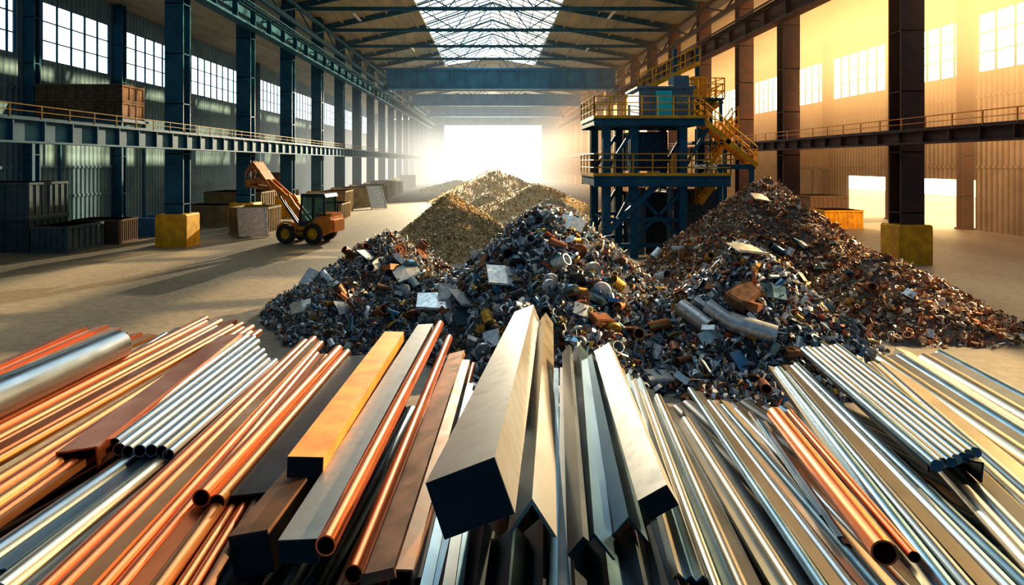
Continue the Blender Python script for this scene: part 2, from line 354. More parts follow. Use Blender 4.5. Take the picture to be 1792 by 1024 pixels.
crate((-23.6,40.0,0),2.4,2.2,1.25,M_bluebin,'blue open top scrap container','scrap_container','container',open_top=True)
crate((-22.3,46.8,0),4.8,2.6,1.6,M_tan,'tan low scrap container by the columns','scrap_container','container')
crate((-17.0,41.0,0),2.6,2.4,1.9,M_tan,'tan ribbed scrap container beside a leaning panel','scrap_container','container',open_top=True)
crate((-23.2,53,0),5,4,2.4,M_tan,'tan ribbed shipping box by the columns')
crate((-22.6,58,2.2),3,3,1.8,M_wood,'brown crate stacked on a box'); crate((-22.6,58,0),4.5,3.6,2.2,M_tan,'tan ribbed shipping box by the columns')
for (x,y,sx,sz) in [(-14.2,50.5,2.4,1.5),(-15.8,58,2.4,2.2),(-15.6,66,3.6,2.2),(-15.5,74,3.2,2.2),(-15.9,83,3,2.4),(-16.2,92,3,2),(-16.6,112,2.6,2.6)]:
    crate((x,y,0),sx,3,sz,M_tan,'tan ribbed metal box on the hazy floor',grp='tan boxes along the hall',ribs=6)
def panel(p,w,h,tilt,rz,mt,lab):
    m=MB(); m.box(-w/2,w/2,-.05,.05,0,h)
    for x in (-w/2+.1,w/2-.1): m.box(x-.06,x+.06,-.1,.1,0,h)
    o=obj('leaning_panel',m,mt,label=lab,cat='panel'); o.location=p; o.rotation_euler=(tilt,0,rz)
panel((-15.9,38.1,0.08),1.9,2.2,-.62,.5,M_whiteplate,'pale sheet metal panel leaning on a container')
panel((-12.3,62,0.08),1.8,3.0,-.7,.5,M_whiteplate,'pale sheet leaning near boxes')
e=empty('storage_rack',(-27,38.3,0),'tall steel storage rack by the wall','rack'); m=MB()
for x in (-2.9,2.9):
    for y in (-1.2,1.2): m.box(x-.08,x+.08,y-.08,y+.08,0,7.8)
m.box(-3.1,3.1,-1.4,1.4,7.65,7.85)
obj('frame',m,M_frame,parent=e)
for (x,z) in [(-28.8,7.86),(-26.9,7.86),(-25.0,7.86),(-28.8,9.0),(-26.9,9.0),(-25.0,9.0)]:
    crate((x,38.3,z),1.75,2.2,1.12,M_wood,'weathered wooden crate on a high rack',grp='crates on the rack',ribs=3)
crate((26.6,44.5,0),2.8,2.4,1.4,M_yel,'yellow metal storage bin on the floor')
crate((28.5,50,0),3,3,2.2,M_wood,'brown crate near the side doorway')
crate((33.5,61.2,4.51),3,3,2,M_wood,'brown crate on a tall shelf',grp='shelf crates')
m=MB(); m.box(-1.8,1.8,-1.8,1.8,4.3,4.5); [m.box(x-.1,x+.1,y-.1,y+.1,0,4.3) for x in (-1.7,1.7) for y in (-1.7,1.7)]
o=obj('wall_shelf',m,M_framer,label='tall steel shelf by the sunlit wall',cat='shelf'); o.location=(33.5,61.2,0)
# ------------------------------------------------------------ loader
M_rustbk=mat('worn_orange_bucket',(.60,.24,.07),(.30,.12,.05),.3,.5,(1,1,1),3,.2)
def mk_cab():
    m=bpy.data.materials.new('cab_glass'); m.use_nodes=True; nt=m.node_tree;N=nt.nodes;L=nt.links
    b=N['Principled BSDF']; out=N['Material Output']; b.inputs['Base Color'].default_value=(.25,.36,.36,1); b.inputs['Roughness'].default_value=.08
    t=N.new('ShaderNodeBsdfTransparent'); t.inputs[0].default_value=(.7,.85,.85,1); mx=N.new('ShaderNodeMixShader'); mx.inputs[0].default_value=.3
    L.new(t.outputs[0],mx.inputs[1]); L.new(b.outputs[0],mx.inputs[2]); L.new(mx.outputs[0],out.inputs[0]); return m
M_cabg=mk_cab()
def loader():
    s=.0355; OX,OY=-11.3,36.0
    e=empty('wheel_loader',(OX,OY,0),'orange wheel loader with raised jointed boom and grab','loader')
    def q(px,py): return ((px-548)*s,(427-py)*s)
    W=.9
    m=MB()
    m.poly_y([q(503,404),q(504,398),q(528,394),q(536,397),q(560,397),q(560,385),q(576,378),q(592,379),q(595,392),q(594,405),q(580,410),q(545,413),q(530,411),q(515,409)],-W,W)
    m.box(*sorted((q(562,0)[0],q(592,0)[0])),-W*.8,W*.8,q(0,379)[1],q(0,374)[1])
    m.poly_y([q(592,404),q(592,384),q(598,386),q(598,406)],-W*.8,W*.8)
    for i in range(4):
        x,z=q(580,402-i*5); m.box(x-.5,x+.4,-W-.02,-W,z,z+.06)
    obj('chassis',m,M_orange,parent=e)
    for i,z in enumerate((.45,.8)):
        m=MB(); m.box(q(532,0)[0],q(546,0)[0],-W-.2,-W,z,z+.06); obj('step',m,M_dark,parent=e)
    for sy in (-W-.1,W-.2):
        for (cx,cy) in ((512,407),(562,409)):
            m=MB()
            a=[q(cx-19,cy+2),q(cx-16,cy-12),q(cx-7,cy-19),q(cx+8,cy-19),q(cx+17,cy-12),q(cx+20,cy+2),q(cx+17,cy+2),q(cx+14,cy-10),q(cx+7,cy-16),q(cx-6,cy-16),q(cx-13,cy-10),q(cx-16,cy+2)]
            for i in range(5):
                j=11-i; m.poly_y([a[i],a[i+1],a[j-1],a[j]],sy,sy+.3)
            obj('fender',m,M_orange,parent=e)
    for (cx,cy,r) in ((511,410,.62),(562,409,.66)):
        for sy in (-W-.25,W-.2):
            x,z=q(cx,cy); z=r
            m=MB(); n=32; pr=[(r*.55,0),(r*.9,0),(r,.08),(r,.37),(r*.9,.45),(r*.55,.45)]
            vs=[];fs=[]
            for i in range(n):
                a=2*math.pi*i/n
                k=1 if i%2 else .95
                for rr,yy in pr: vs.append((x+rr*math.cos(a)*(k if rr>r*.95 else 1),sy+yy,z+rr*math.sin(a)*(k if rr>r*.95 else 1)))
            for i in range(n):
                for j in range(6):
                    fs.append((i*6+j,((i+1)%n)*6+j,((i+1)%n)*6+(j+1)%6,i*6+(j+1)%6))
            m.add(vs,fs); w=obj('wheel',m,M_rubber,parent=e)
            m=MB(); m.cyl((x,sy+.12,z),(x,sy+.33,z),r*.56,20); m.cyl((x,sy+.05,z),(x,sy+.4,z),r*.2,12); 
            h=obj('hub',m,M_yel,parent=w)
    m=MB(); c=[q(533,392),q(539,345),q(543,340),q(577,340),q(580,345),q(580,385)]
    for (ax,az),(bx,bz) in ((c[0],c[1]),(c[5],c[4]),(q(558,392),q(559,342))):
        for y in (-.75,.75): m.beam((ax,y,az),(bx,y,bz),.10)
    m.poly_y([q(536,346),q(538,340),q(581,340),q(584,346)],-.85,.85); 
    for y in (-.75,.75): m.beam((c[0][0],y,c[0][1]),(c[5][0],y,q(0,388)[1]),.12)
    m.poly_y([q(533,397),q(533,388),q(581,388),q(581,397)],-.8,.8)
    obj('cab_frame',m,M_dark,parent=e)
    m=MB(); m.poly_y([q(535,390),q(541,346),q(578,346),q(579,390)],-.72,-.70);m.poly_y([q(535,390),q(541,346),q(578,346),q(579,390)],.70,.72); m.poly_y([q(535,390),q(541,346),q(542,346),q(536,390)],-.7,.7); obj('cab_glass',m,M_cabg,parent=e)
    m=MB(); x,z=q(558,392); m.box(x-.3,x+.3,-.3,.3,z,z+.25); m.box(x+.15,x+.3,-.3,.3,z,z+.9); m.beam((x-.3,0,z+.1),(x-.45,0,z+.6),.08); obj('seat',m,M_rubber,parent=e)
    m=MB()
    A,B_,C_=q(546,400),q(506,352),q(466,318)
    for y in (-.28,.28):
        m.ex(rect(.14,.42),(A[0],y,A[1]),(B_[0],y,B_[1]),sc1=.85); m.ex(rect(.13,.34),(B_[0],y,B_[1]),(C_[0],y,C_[1]),sc1=.8)
    for t in (q(530,381),B_,q(485,334),C_): m.cyl((t[0],-.38,t[1]),(t[0],.38,t[1]),.10)
    for y in (-.36,.28): m.poly_y([q(498,348),q(507,342),q(516,354),q(506,362)],y,y+.08)
    obj('boom',m,M_orange,parent=e)
    for y in (-.1,.1):
        m=MB(); a=q(522,398);b=q(498,366); m.cyl((a[0],y,a[1]),(b[0],y,b[1]),.08); c2=q(474,328); m.cyl((b[0],y,b[1]),(c2[0],y,c2[1]),.05)
        obj('hydraulic_cylinder',m,M_dark,parent=e)
    # grab: slim tilted carriage frame with curved tines
    m=MB(); BW=.55
    m.ex(rect(2*BW,.14),(q(474,330)[0],0,q(474,330)[1]),(q(440,286)[0],0,q(440,286)[1]))
    for y in (-BW,-.2,.14,BW-.06):
        m.poly_y([q(473,334),q(468,326),q(447,322),q(428,326),q(424,318),q(446,312),q(462,312)],y,y+.06)
        m.poly_y([q(444,292),q(430,300),q(423,316),q(427,298),q(436,286),q(441,283)],y,y+.06)
    m.poly_y([q(470,336),q(424,329),q(424,324),q(470,330)],-BW,BW)
    m.cyl((q(452,302)[0],-BW,q(452,302)[1]),(q(452,302)[0],BW,q(452,302)[1]),.10); m.cyl((q(432,318)[0],-BW,q(432,318)[1]),(q(432,318)[0],BW,q(432,318)[1]),.07)
    obj('grab',m,M_rustbk,parent=e)
    m=MB(); x,z=q(588,380); m.cyl((x,.5,z),(x,.5,z+.7),.06); obj('exhaust_pipe',m,M_dark,parent=e)
    e.rotation_euler[2]=math.radians(-10)
loader()
# ------------------------------------------------------------ tower
M_cab=mat('grey_blue_cabin',(.08,.15,.20),(.12,.20,.26),.1,.5,(1,1,1),2,.1)
def tower():
    Y=30.0; s=.030; X=lambda px:(px-CX)*s; Z=lambda py:H-(py-CY)*s
    e=empty('control_tower',(X(1150),Y,0),'blue steel control tower with yellow railings and stairs','tower')
    ox=X(1150)
    def B(m,px0,px1,py0,py1,y0,y1): m.box(X(px0)-ox,X(px1)-ox,y0,y1,Z(py1),Z(py0))
    D=4.0
    for px in (1062,1110,1196,1270):
        for y in (.2,D-.2):
            x=X(px)-ox
            if px==1270 and y<1: continue
            m=MB(); m.ex(ibeam(.42,.42,.08),(x,y,0),(x,y,Z(218))); obj('leg',m,M_frame,parent=e)
    m=MB()
    for (a,b,c,d) in ((1062,420,1110,330),(1110,420,1196,335),(1196,420,1110,335),(1062,300,1110,225),(1196,300,1240,225)):
        for y in (.15,D-.15): m.beam((X(a)-ox,y,Z(b)),(X(c)-ox,y,Z(d)),.16,.16)
    for py in (385,430):
        for y in (.2,D-.2): m.beam((X(1062)-ox,y,Z(py)),(X(1196)-ox,y,Z(py)),.2)
        for px in (1062,1196): m.beam((X(px)-ox,.2,Z(py)),(X(px)-ox,D-.2,Z(py)),.14)
    m.beam((X(1060)-ox,-.05,Z(408)),(X(1150)-ox,-.05,Z(322)),.22,.3)
    obj('bracing',m,M_frame,parent=e)
    def rails(segs):
        m=MB()
        for p,q_,n,zr in segs:
            p=V(p);q_=V(q_)
            for i in range(n+1):
                a=p.lerp(q_,i/n); m.cyl(a,a+V((0,0,zr)),.035,6)
            for k in (.35,.7,1.0): m.cyl(p+V((0,0,zr*k)),q_+V((0,0,zr*k)),.03,6)
        obj('railing',m,M_yel,parent=e)
    for (a,b,pt,pb,nm) in ((1038,1230,206,219,'upper_deck'),(1038,1275,306,325,'lower_deck')):
        m=MB(); x0,x1=X(a)-ox,X(b)-ox
        m.box(x0,x1,-.3,D,Z(pt)-.1,Z(pt)); 
        for y in (-.3,D-.15): m.ex(ibeam(.2,Z(pt)-Z(pb),.05),(x0,y+.05,(Z(pt)+Z(pb))/2-.05),(x1,y+.05,(Z(pt)+Z(pb))/2-.05))
        n=8
        for i in range(n+1):
            x=x0+(x1-x0-.12)*i/n; m.box(x,x+.12,-.25,D-.1,Z(pb),Z(pt)-.1)
        obj(nm,m,M_frame,parent=e)
        m=MB(); m.box(x0,x1,-.34,-.29,Z(pt)-.10,Z(pt)+.10); m.box(x0-.04,x0,-.34,D,Z(pt)-.10,Z(pt)+.10); obj('toe_board',m,M_yel,parent=e)
        rails([((x0,-.28,Z(pt)),(x1,-.28,Z(pt)),7,1.1),((x0,-.28,Z(pt)),(x0,D,Z(pt)),4,1.1),((x1,-.28,Z(pt)),(x1,1.2,Z(pt)),2,1.1),((x0,D,Z(pt)),(x1,D,Z(pt)),7,1.1)])
    m=MB(); m.box(X(1225)-ox,X(1308)-ox,1.2,D,Z(246)-.1,Z(246)); m.box(X(1225)-ox,X(1290)-ox,1.6,D,Z(165)-.1,Z(165)); m.box(X(1255)-ox,X(1322)-ox,0,D,Z(288)-.25,Z(288))
    for px in (1290,1318): m.box(X(px)-ox-.1,X(px)-ox+.1,3.6,3.8,0,Z(165) if px==1290 else Z(246))
    for px in (1235,1285): m.box(X(px)-ox-.07,X(px)-ox+.07,1.7,1.84,Z(212),Z(165))
    for px in (1262,1318): m.box(X(px)-ox-.1,X(px)-ox+.1,.1,.3,0,Z(288))
    obj('stair_landing',m,M_frame,parent=e)
    rails([((X(1225)-ox,1.65,Z(165)),(X(1290)-ox,1.65,Z(165)),4,1.1),((X(1290)-ox,1.65,Z(165)),(X(1290)-ox,D,Z(165)),2,1.1),((X(1225)-ox,D,Z(165)),(X(1290)-ox,D,Z(165)),3,1.1)])
    rails([((X(1272)-ox,1.2,Z(246)),(X(1308)-ox,1.2,Z(246)),2,.9)]); rails([((X(1322)-ox,0,Z(288)),(X(1322)-ox,D,Z(288)),3,.8)])
    def stair(a,b,y,w,n,mt=M_yel):
        m=MB(); pa=V((X(a[0])-ox,0,Z(a[1])));pb=V((X(b[0])-ox,0,Z(b[1])))
        for yy in (y,y+w):
            m.beam(pa+V((0,yy,0)),pb+V((0,yy,0)),.07,.26)
            for k in (.5,1.0): m.cyl(pa+V((0,yy,k)),pb+V((0,yy,k)),.035,6)
            for i in range(5):
                c=pa.lerp(pb,i/4)+V((0,yy,0)); m.cyl(c,c+V((0,0,1)),.03,6)
        for i in range(n):
            c=pa.lerp(pb,(i+.5)/n); m.box(c.x-.14,c.x+.14,y,y+w,c.z-.02,c.z+.03)
        obj('stairs',m,mt,parent=e,label='yellow steel staircase')
    stair((1222,205),(1275,250),-.2,.9,10); stair((1268,246),(1322,290),-.2,.9,9)
    stair((1240,212),(1298,168),2.5,.8,9); stair((1262,286),(1312,215),1.4,.8,10); stair((1150,145),(1262,92),3.1,.8,12); 
    stair((1278,308),(1240,360),1.2,.8,9)
    m=MB(); B(m,1124,1222,152,206,.7,3.2); m.box(X(1120)-ox,X(1226)-ox,.6,3.3,Z(152),Z(148))
    for i in range(10): x=X(1126+i*10)-ox; m.box(x-.03,x+.03,.66,.7,Z(206),Z(152))
    obj('cabin',m,M_cab,parent=e)
    m=MB(); B(m,1154,1182,156,204,.58,.68); obj('door',m,M_cyan,parent=e,label='bright cyan cabin door')
    m=MB(); B(m,1190,1212,162,184,.62,.68); obj('cabin_window',m,M_glassd,parent=e)
    m=MB(); B(m,1115,1185,228,300,1.6,3.2); obj('equipment_cabinet',m,M_dark,parent=e)
    m=MB(); B(m,1116,1190,340,470,2.0,3.3); B(m,1190,1290,335,420,2.4,3.6); obj('machinery_housing',m,M_dark,parent=e)
    m=MB(); m.cyl((X(1178)-ox,.5,0),(X(1178)-ox,.5,Z(330)),.18); obj('downpipe',m,M_cab,parent=e)
    m=MB(); m.cyl((X(1134)-ox,1.2,0),(X(1134)-ox,1.2,Z(330)),.2); obj('downpipe',m,M_cab,parent=e)
    m=MB(); B(m,1240,1260,126,164,2.2,2.8); m.box(X(1236)-ox,X(1264)-ox,2.1,2.9,Z(126),Z(123)); obj('control_box',m,M_yel,parent=e)
    m=MB(); B(m,1196,1224,124,150,1.6,2.6); obj('roof_unit',m,M_cab,parent=e)
    for px in (1222,1266):
        m=MB(); m.box(X(px)-ox-.1,X(px)-ox+.1,3.8,3.98,Z(206),Z(60)); obj('mast',m,M_frame,parent=e)
tower()
# ------------------------------------------------------------ piles
def rot_batch(n):
    q=rng.normal(size=(n,4)); q/=np.linalg.norm(q,axis=1)[:,None]; w,x,y,z=q.T
    return np.stack([1-2*(y*y+z*z),2*(x*y-z*w),2*(x*z+y*w),2*(x*y+z*w),1-2*(x*x+z*z),2*(y*z-x*w),2*(x*z-y*w),2*(y*z+x*w),1-2*(x*x+y*y)],1).reshape(n,3,3)
def T_curl():
    vs=[];n=7
    for i in range(n):
        a=i*.75; r=.3+.05*i; vs+= [(r*math.cos(a),-.14,r*math.sin(a)),(r*math.cos(a),.14,r*math.sin(a))]
    return vs,[(2*i,2*i+1,2*i+3,2*i+2) for i in range(n-1)]
def T_tube():
    n=8; vs=[(.22*math.cos(2*math.pi*i/n),y,.22*math.sin(2*math.pi*i/n)) for y in (-.5,.5) for i in range(n)]
    return vs,[(i,(i+1)%n,n+(i+1)%n,n+i) for i in range(n)]
def T_plate(): return [(-.5,-.35,0),(0,-.4,.12),(0,.35,.1),(-.45,.3,0),(.5,-.3,-.05),(.45,.4,-.08)],[(0,1,2,3),(1,4,5,2)]
def T_strip(): return [(-1,-.07,0),(-.3,-.07,.2),(.4,-.07,.1),(1,-.07,-.2),(-1,.07,0),(-.3,.07,.2),(.4,.07,.1),(1,.07,-.2)],[(0,1,5,4),(1,2,6,5),(2,3,7,6)]
def T_ring():
    n=12; vs=[];
    for i in range(n):
        a=2*math.pi*i/n
        for r,y in ((.5,-.1),(.5,.1),(.34,.1),(.34,-.1)): vs.append((r*math.cos(a),y,r*math.sin(a)))
    return vs,[(i*4+j,((i+1)%n)*4+j,((i+1)%n)*4+(j+1)%4,i*4+(j+1)%4) for i in range(n) for j in range(4)]
def T_chunk():
    vs=[(random.uniform(.25,.5)*a,random.uniform(.2,.5)*b,random.uniform(.2,.45)*c) for a in (-1,1) for b in (-1,1) for c in (-1,1)]
    return vs,[(0,1,3,2),(4,6,7,5),(0,4,5,1),(2,3,7,6),(0,2,6,4),(1,5,7,3)]
TM=[T_curl(),T_tube(),T_plate(),T_strip(),T_ring(),T_chunk()]
class Pile:
    def __init__(s,cones,seed,lump=1): s.c=cones; s.l=lump; s.ph=np.random.default_rng(seed).uniform(0,6.28,8)
    def h(s,x,y):
        x=np.asarray(x,float);y=np.asarray(y,float); r=np.full(x.shape,-1.0)
        for (cx,cy,hh,rx,ry) in s.c:
            d=np.sqrt(((x-cx)/rx)**2+((y-cy)/ry)**2)
            d=d*(1+.06*np.sin(np.arctan2(y-cy,x-cx)*3+s.ph[0])+.04*np.sin(np.arctan2(y-cy,x-cx)*5+s.ph[1]))
            r=np.maximum(r,hh*(1.06-np.sqrt(d*d+.010)*1.0)*(1-.06*np.sin(np.clip(d,0,1)*math.pi)))
        r=r+s.l*np.where(r>0,.10*np.sin(x*2.1+s.ph[2])*np.sin(y*2.3+s.ph[3])+.06*np.sin(x*4.7+s.ph[4])*np.sin(y*5.1+s.ph[5]),0)
        return r
def build_pile(pl,name,n,smin,smax,mt,label,wts=(3.4,2,2.6,3.8,1.8,.7),under=None):
    xs=[c[0]-c[3]*1.2 for c in pl.c]+[c[0]+c[3]*1.2 for c in pl.c]; ys=[c[1]-c[4]*1.2 for c in pl.c]+[c[1]+c[4]*1.2 for c in pl.c]
    x0,x1,y0,y1=min(xs),max(xs),min(ys),max(ys); G=70
    gx,gy=np.meshgrid(np.linspace(x0,x1,G),np.linspace(y0,y1,G)); hh=pl.h(gx,gy)-.05
    m=MB(); vs=np.stack([gx.ravel(),gy.ravel(),np.maximum(hh.ravel(),0)],1)
    fs=[]
    for j in range(G-1):
        for i in range(G-1):
            k=j*G+i
            if max(vs[k][2],vs[k+1][2],vs[k+G][2],vs[k+G+1][2])>0: fs.append((k,k+1,k+G+1,k+G))
    used=sorted({i for f in fs for i in f}); mp={a:b for b,a in enumerate(used)}
    m.add(vs[used],[tuple(mp[i] for i in f) for f in fs],0)
    px=rng.uniform(x0,x1,n*4); py=rng.uniform(y0,y1,n*4); z=pl.h(px,py)
    k=np.where(z>-.0)[0]; keep=(py[k]<pl.c[0][1]+.2*pl.c[0][4])|(rng.random(len(k))<.2); k=k[keep][:n]; px,py,z=px[k],py[k],z[k]
    wts=np.array(wts)/sum(wts); ty=rng.choice(6,size=len(k),p=wts)
    for t in range(6):
        idx=np.where(ty==t)[0]
        if not len(idx): continue
        tv=np.array(TM[t][0]); R=rot_batch(len(idx)); sc=smin+(smax-smin)*rng.random(len(idx))**3
        if t==5: sc*=.8
        pv=np.einsum('nij,vj->nvi',R,tv)*sc[:,None,None]
        pv[:,:,0]+=px[idx][:,None]; pv[:,:,1]+=py[idx][:,None]; pv[:,:,2]+=np.maximum(z[idx],.02)[:,None]+sc[:,None]*.12
        pv[:,:,2]=np.maximum(pv[:,:,2],.005)
        b=len(m.v); nv=len(tv); m.v.extend(map(tuple,pv.reshape(-1,3).tolist()))
        for q in range(len(idx)):
            o=b+q*nv; m.f.extend([tuple(i+o for i in f) for f in TM[t][1]]); m.m.extend([1]*len(TM[t][1]))
    c=pl.c[0]
    obj(name,m,[under or M_under,mt],origin=(c[0],c[1],0),label=label,cat='scrap heap',kind='stuff')
pc=Pile([(1.75,17.2,3.9,4.5,4.8),(1.3,14.4,1.6,2.6,2.8)],1)
pL=Pile([(-3.45,19,2.8,3.6,4.2)],2)
pR=Pile([(6.7,15.3,2.95,3.0,3.5),(5.4,14.0,1.1,2.1,2.4)],3)
pB=Pile([(11.8,25.0,4.5,5.3,4.8),(13.2,19.2,1.9,2.8,4.0)],4)
build_pile(pc,'scrap_pile',15000,.04,.32,M_scrap,'tall heap of mixed shredded metal scrap, pipes and plates')
build_pile(pL,'scrap_pile',12000,.04,.26,M_scrap,'heap of dark and silver metal scrap with sunlit crest')
build_pile(pR,'scrap_pile',12000,.04,.30,M_scrap,'heap of mixed metal scrap catching warm light')
build_pile(pB,'scrap_pile',15000,.05,.28,M_scrapw,'large rusty scrap heap glowing in warm sunlight')
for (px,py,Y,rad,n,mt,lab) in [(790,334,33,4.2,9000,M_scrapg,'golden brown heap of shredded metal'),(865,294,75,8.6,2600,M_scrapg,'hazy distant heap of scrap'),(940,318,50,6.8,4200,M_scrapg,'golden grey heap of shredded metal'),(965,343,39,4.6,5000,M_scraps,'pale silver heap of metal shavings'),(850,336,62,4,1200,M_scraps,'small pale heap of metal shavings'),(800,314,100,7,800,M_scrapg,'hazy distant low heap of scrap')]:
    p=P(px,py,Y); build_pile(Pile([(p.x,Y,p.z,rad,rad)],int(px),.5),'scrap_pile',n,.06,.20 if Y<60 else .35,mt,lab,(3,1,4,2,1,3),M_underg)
PILES=[pc,pL,pR,pB]
def hit(px,py):
    Y=np.arange(8,34,.02); X=(px-CX)/F*Y; Z=H-(py-CY)/F*Y
    hh=np.max([p.h(X,Y) for p in PILES],axis=0); k=np.where(Z<=np.maximum(hh,0))[0]
    k=k[0] if len(k) else -1
    return V((X[k],Y[k],max(float(hh[k]),0)))
def disc_prof(m,r,t,holes=True):
    n=24; pr=[(r,-t),(r,t),(r*.82,t),(r*.78,t*.4),(r*.45,t*.4),(r*.4,t*1.2),(r*.18,t*1.2),(r*.18,-t*1.2),(r*.4,-t)]
    vs=[];fs=[];k=len(pr)
    for i in range(n):
        a=2*math.pi*i/n
        for rr,y in pr: vs.append((rr*math.cos(a),y,rr*math.sin(a)))
    for i in range(n):
        for j in range(k): fs.append((i*k+j,((i+1)%n)*k+j,((i+1)%n)*k+(j+1)%k,i*k+(j+1)%k))
    m.add(vs,fs)
def piece(kind,px,py,size,mt,rot,lab=None):
    p=hit(px,py); sz=size*p.y/F; m=MB()
    if kind=='pipe':
        m.ex(circ(sz*.22,18),(-sz/2,0,0),(sz/2,0,0),inner=circ(sz*.19,18)); nm,cat,l='pipe_offcut','pipe','short open ended metal pipe offcut on a scrap heap'
    elif kind=='plate':
        a=sz/2; m.add([(-a,-a*.7,0),(0,-a*.75,.05*sz),(a,-a*.7,0),(a,a*.7,.02*sz),(0,a*.65,.07*sz),(-a,a*.7,0)],[(0,1,4,5),(1,2,3,4)]); t=.02
        m.add([(x,y,z-t) for x,y,z in m.v[:6]],[(5,4,1,0),(4,3,2,1)]); m.add([m.v[i] for i in range(6)]+[m.v[i+6] for i in range(6)],[(i,(i+1)%6,6+(i+1)%6,6+i) for i in range(6)]); 
        m.box(-a,a,-a*.7,-a*.7+.03,0,.07*sz); nm,cat,l='sheet_metal_plate','metal plate','bent sheet metal plate on a scrap heap'
    elif kind=='disc': disc_prof(m,sz/2,sz*.09); nm,cat,l='round_flange','metal disc','round metal flange disc on a scrap heap'
    elif kind=='can':
        m.ex(circ(sz*.3,20),(0,0,-sz*.4),(0,0,sz*.4),inner=circ(sz*.27,20)); m.cyl((0,0,-sz*.35),(0,0,-sz*.3),sz*.28,20)
        for z in (-.4,-.1,.15,.38): m.ex(circ(sz*.315,20),(0,0,sz*z),(0,0,sz*(z+.03)),inner=circ(sz*.29,20))
        nm,cat,l='metal_can','can','dented ribbed metal can on a scrap heap'
    elif kind=='box':
        a=sz/2; m.box(-a,a,-a*.7,a*.7,-a*.3,a*.3); m.box(-a*.9,a*.9,-a*.6,a*.6,a*.3,a*.36); m.box(-a*1.05,-a*.95,-a*.72,a*.72,-a*.34,a*.34); m.box(a*.95,a*1.05,-a*.72,a*.72,-a*.34,a*.34); nm,cat,l='metal_casing','metal casing','battered box shaped metal casing on a scrap heap'
    elif kind=='angle':
        m.ex([(-.1*sz,-.1*sz),(.1*sz,-.1*sz),(.1*sz,-.07*sz),(-.07*sz,-.07*sz),(-.07*sz,.1*sz),(-.1*sz,.1*sz)],(-sz/2,0,0),(sz/2,0,0)); nm,cat,l='angle_iron_offcut','metal bar','short angle iron offcut on a scrap heap'
    o=obj(nm,m,mt,label=lab or l,cat=cat,smooth=kind in('pipe','disc','can')); o.location=p+V((0,-.05,.08+sz*.10)); o.rotation_euler=rot
R=math.radians
M_pw=M_whiteplate
for k in [('plate',885,495,66,M_alu,(R(35),R(10),R(15))),('plate',712,485,44,M_pw,(R(40),R(-15),R(30))),('plate',765,540,70,M_alu,(R(20),R(5),R(5))),('plate',812,535,60,M_alu,(R(35),R(20),R(60))),
    ('plate',815,565,50,M_bluest,(R(50),R(10),R(40))),('plate',530,545,40,M_pw,(R(30),R(-10),R(20))),('plate',838,455,34,M_alu,(R(60),0,R(50))),('plate',1000,400,44,M_alu,(R(40),R(15),R(-20))),
    ('can',982,467,34,M_alu,(R(60),R(20),R(40))),('disc',1037,480,30,M_pw,(R(20),0,R(10))),('disc',1053,517,32,M_alu,(R(10),0,R(-20))),('disc',963,499,26,M_alu,(R(15),0,R(5))),
    ('pipe',895,455,40,M_dark,(0,R(15),R(70))),('pipe',945,555,44,M_dark,(0,R(10),R(110))),('plate',1020,552,34,M_alu,(R(50),R(20),R(0))),('box',1050,568,36,M_scrust,(R(20),R(10),R(30))),
    ('pipe',1110,592,44,M_brass,(0,R(10),R(95))),('pipe',1150,580,44,M_brass,(0,R(-5),R(20))),('pipe',1215,567,66,M_alu,(0,R(20),R(-60))),('pipe',1262,565,60,M_alu,(0,R(25),R(-50))),('pipe',1315,588,76,M_alu,(0,R(12),R(-25))),
    ('box',1300,528,54,M_rustb,(R(25),R(-20),R(30))),('plate',1245,603,46,M_pw,(R(60),R(-15),R(20))),('plate',1305,447,58,M_pw,(R(15),R(8),R(15))),('plate',1237,655,40,M_alu,(R(50),R(30),R(60))),
    ('box',1150,672,44,M_alu,(R(15),R(5),R(10))),('box',1192,672,34,M_alu,(R(30),R(25),R(70))),('pipe',1335,685,40,M_scrust,(0,R(5),R(75))),('can',1160,492,34,M_alu,(R(70),R(10),R(20))),('pipe',1180,620,40,M_scrust,(0,0,R(80))),
    ('plate',1350,520,46,M_bluest,(R(40),R(10),R(-10))),('plate',1330,352,30,M_pw,(R(30),R(10),R(10))),('plate',645,455,40,M_alu,(R(30),R(10),R(70))),('pipe',655,478,34,M_alu,(0,R(15),R(80))),('disc',720,560,26,M_scrust,(R(30),0,R(30))),
    ('plate',1300,640,48,M_bluest,(R(50),R(0),R(30))),('box',1315,545,40,M_scrust,(R(10),R(10),R(50))),('pipe',1085,545,34,M_scrust,(0,R(10),R(60))),('disc',1010,500,28,M_dark,(R(10),0,R(0))),('pipe',1520,510,34,M_scrust,(0,R(10),R(70))),
    ('disc',1000,520,30,M_bluest,(R(15),0,R(10))),('pipe',925,430,36,M_alu,(0,R(20),R(100))),('disc',905,470,28,M_dark,(R(20),0,R(0))),('plate',1095,430,36,M_bluest,(R(40),R(20),R(30))),('plate',870,600,46,M_alu,(R(40),R(-10),R(10))),('can',1075,620,34,M_alu,(R(50),R(30),R(0)))]:
    piece(*k)
mats=[M_alu,M_alu,M_bluest,M_scrust,M_alu,M_dark,M_scyel,M_scrust,M_bluest,M_rustb]
zones=[(760,1130,400,660),(540,790,430,610),(1140,1450,440,700),(1300,1650,370,600),(780,1100,420,640)]
for i in range(270):
    a,b,c,d=zones[i%5]; px=random.uniform(a,b);py=random.uniform(c,d)
    if hit(px,py).z<.15: continue
    kd=random.choice(['pipe','plate','disc','can','pipe','angle','angle','pipe','disc','plate','box'])
    piece(kd,px,py,random.uniform(14,32) if i%5!=3 else random.uniform(10,20),random.choice(mats),(random.uniform(-.9,.9),random.uniform(-.9,.9),random.uniform(0,6.28)))
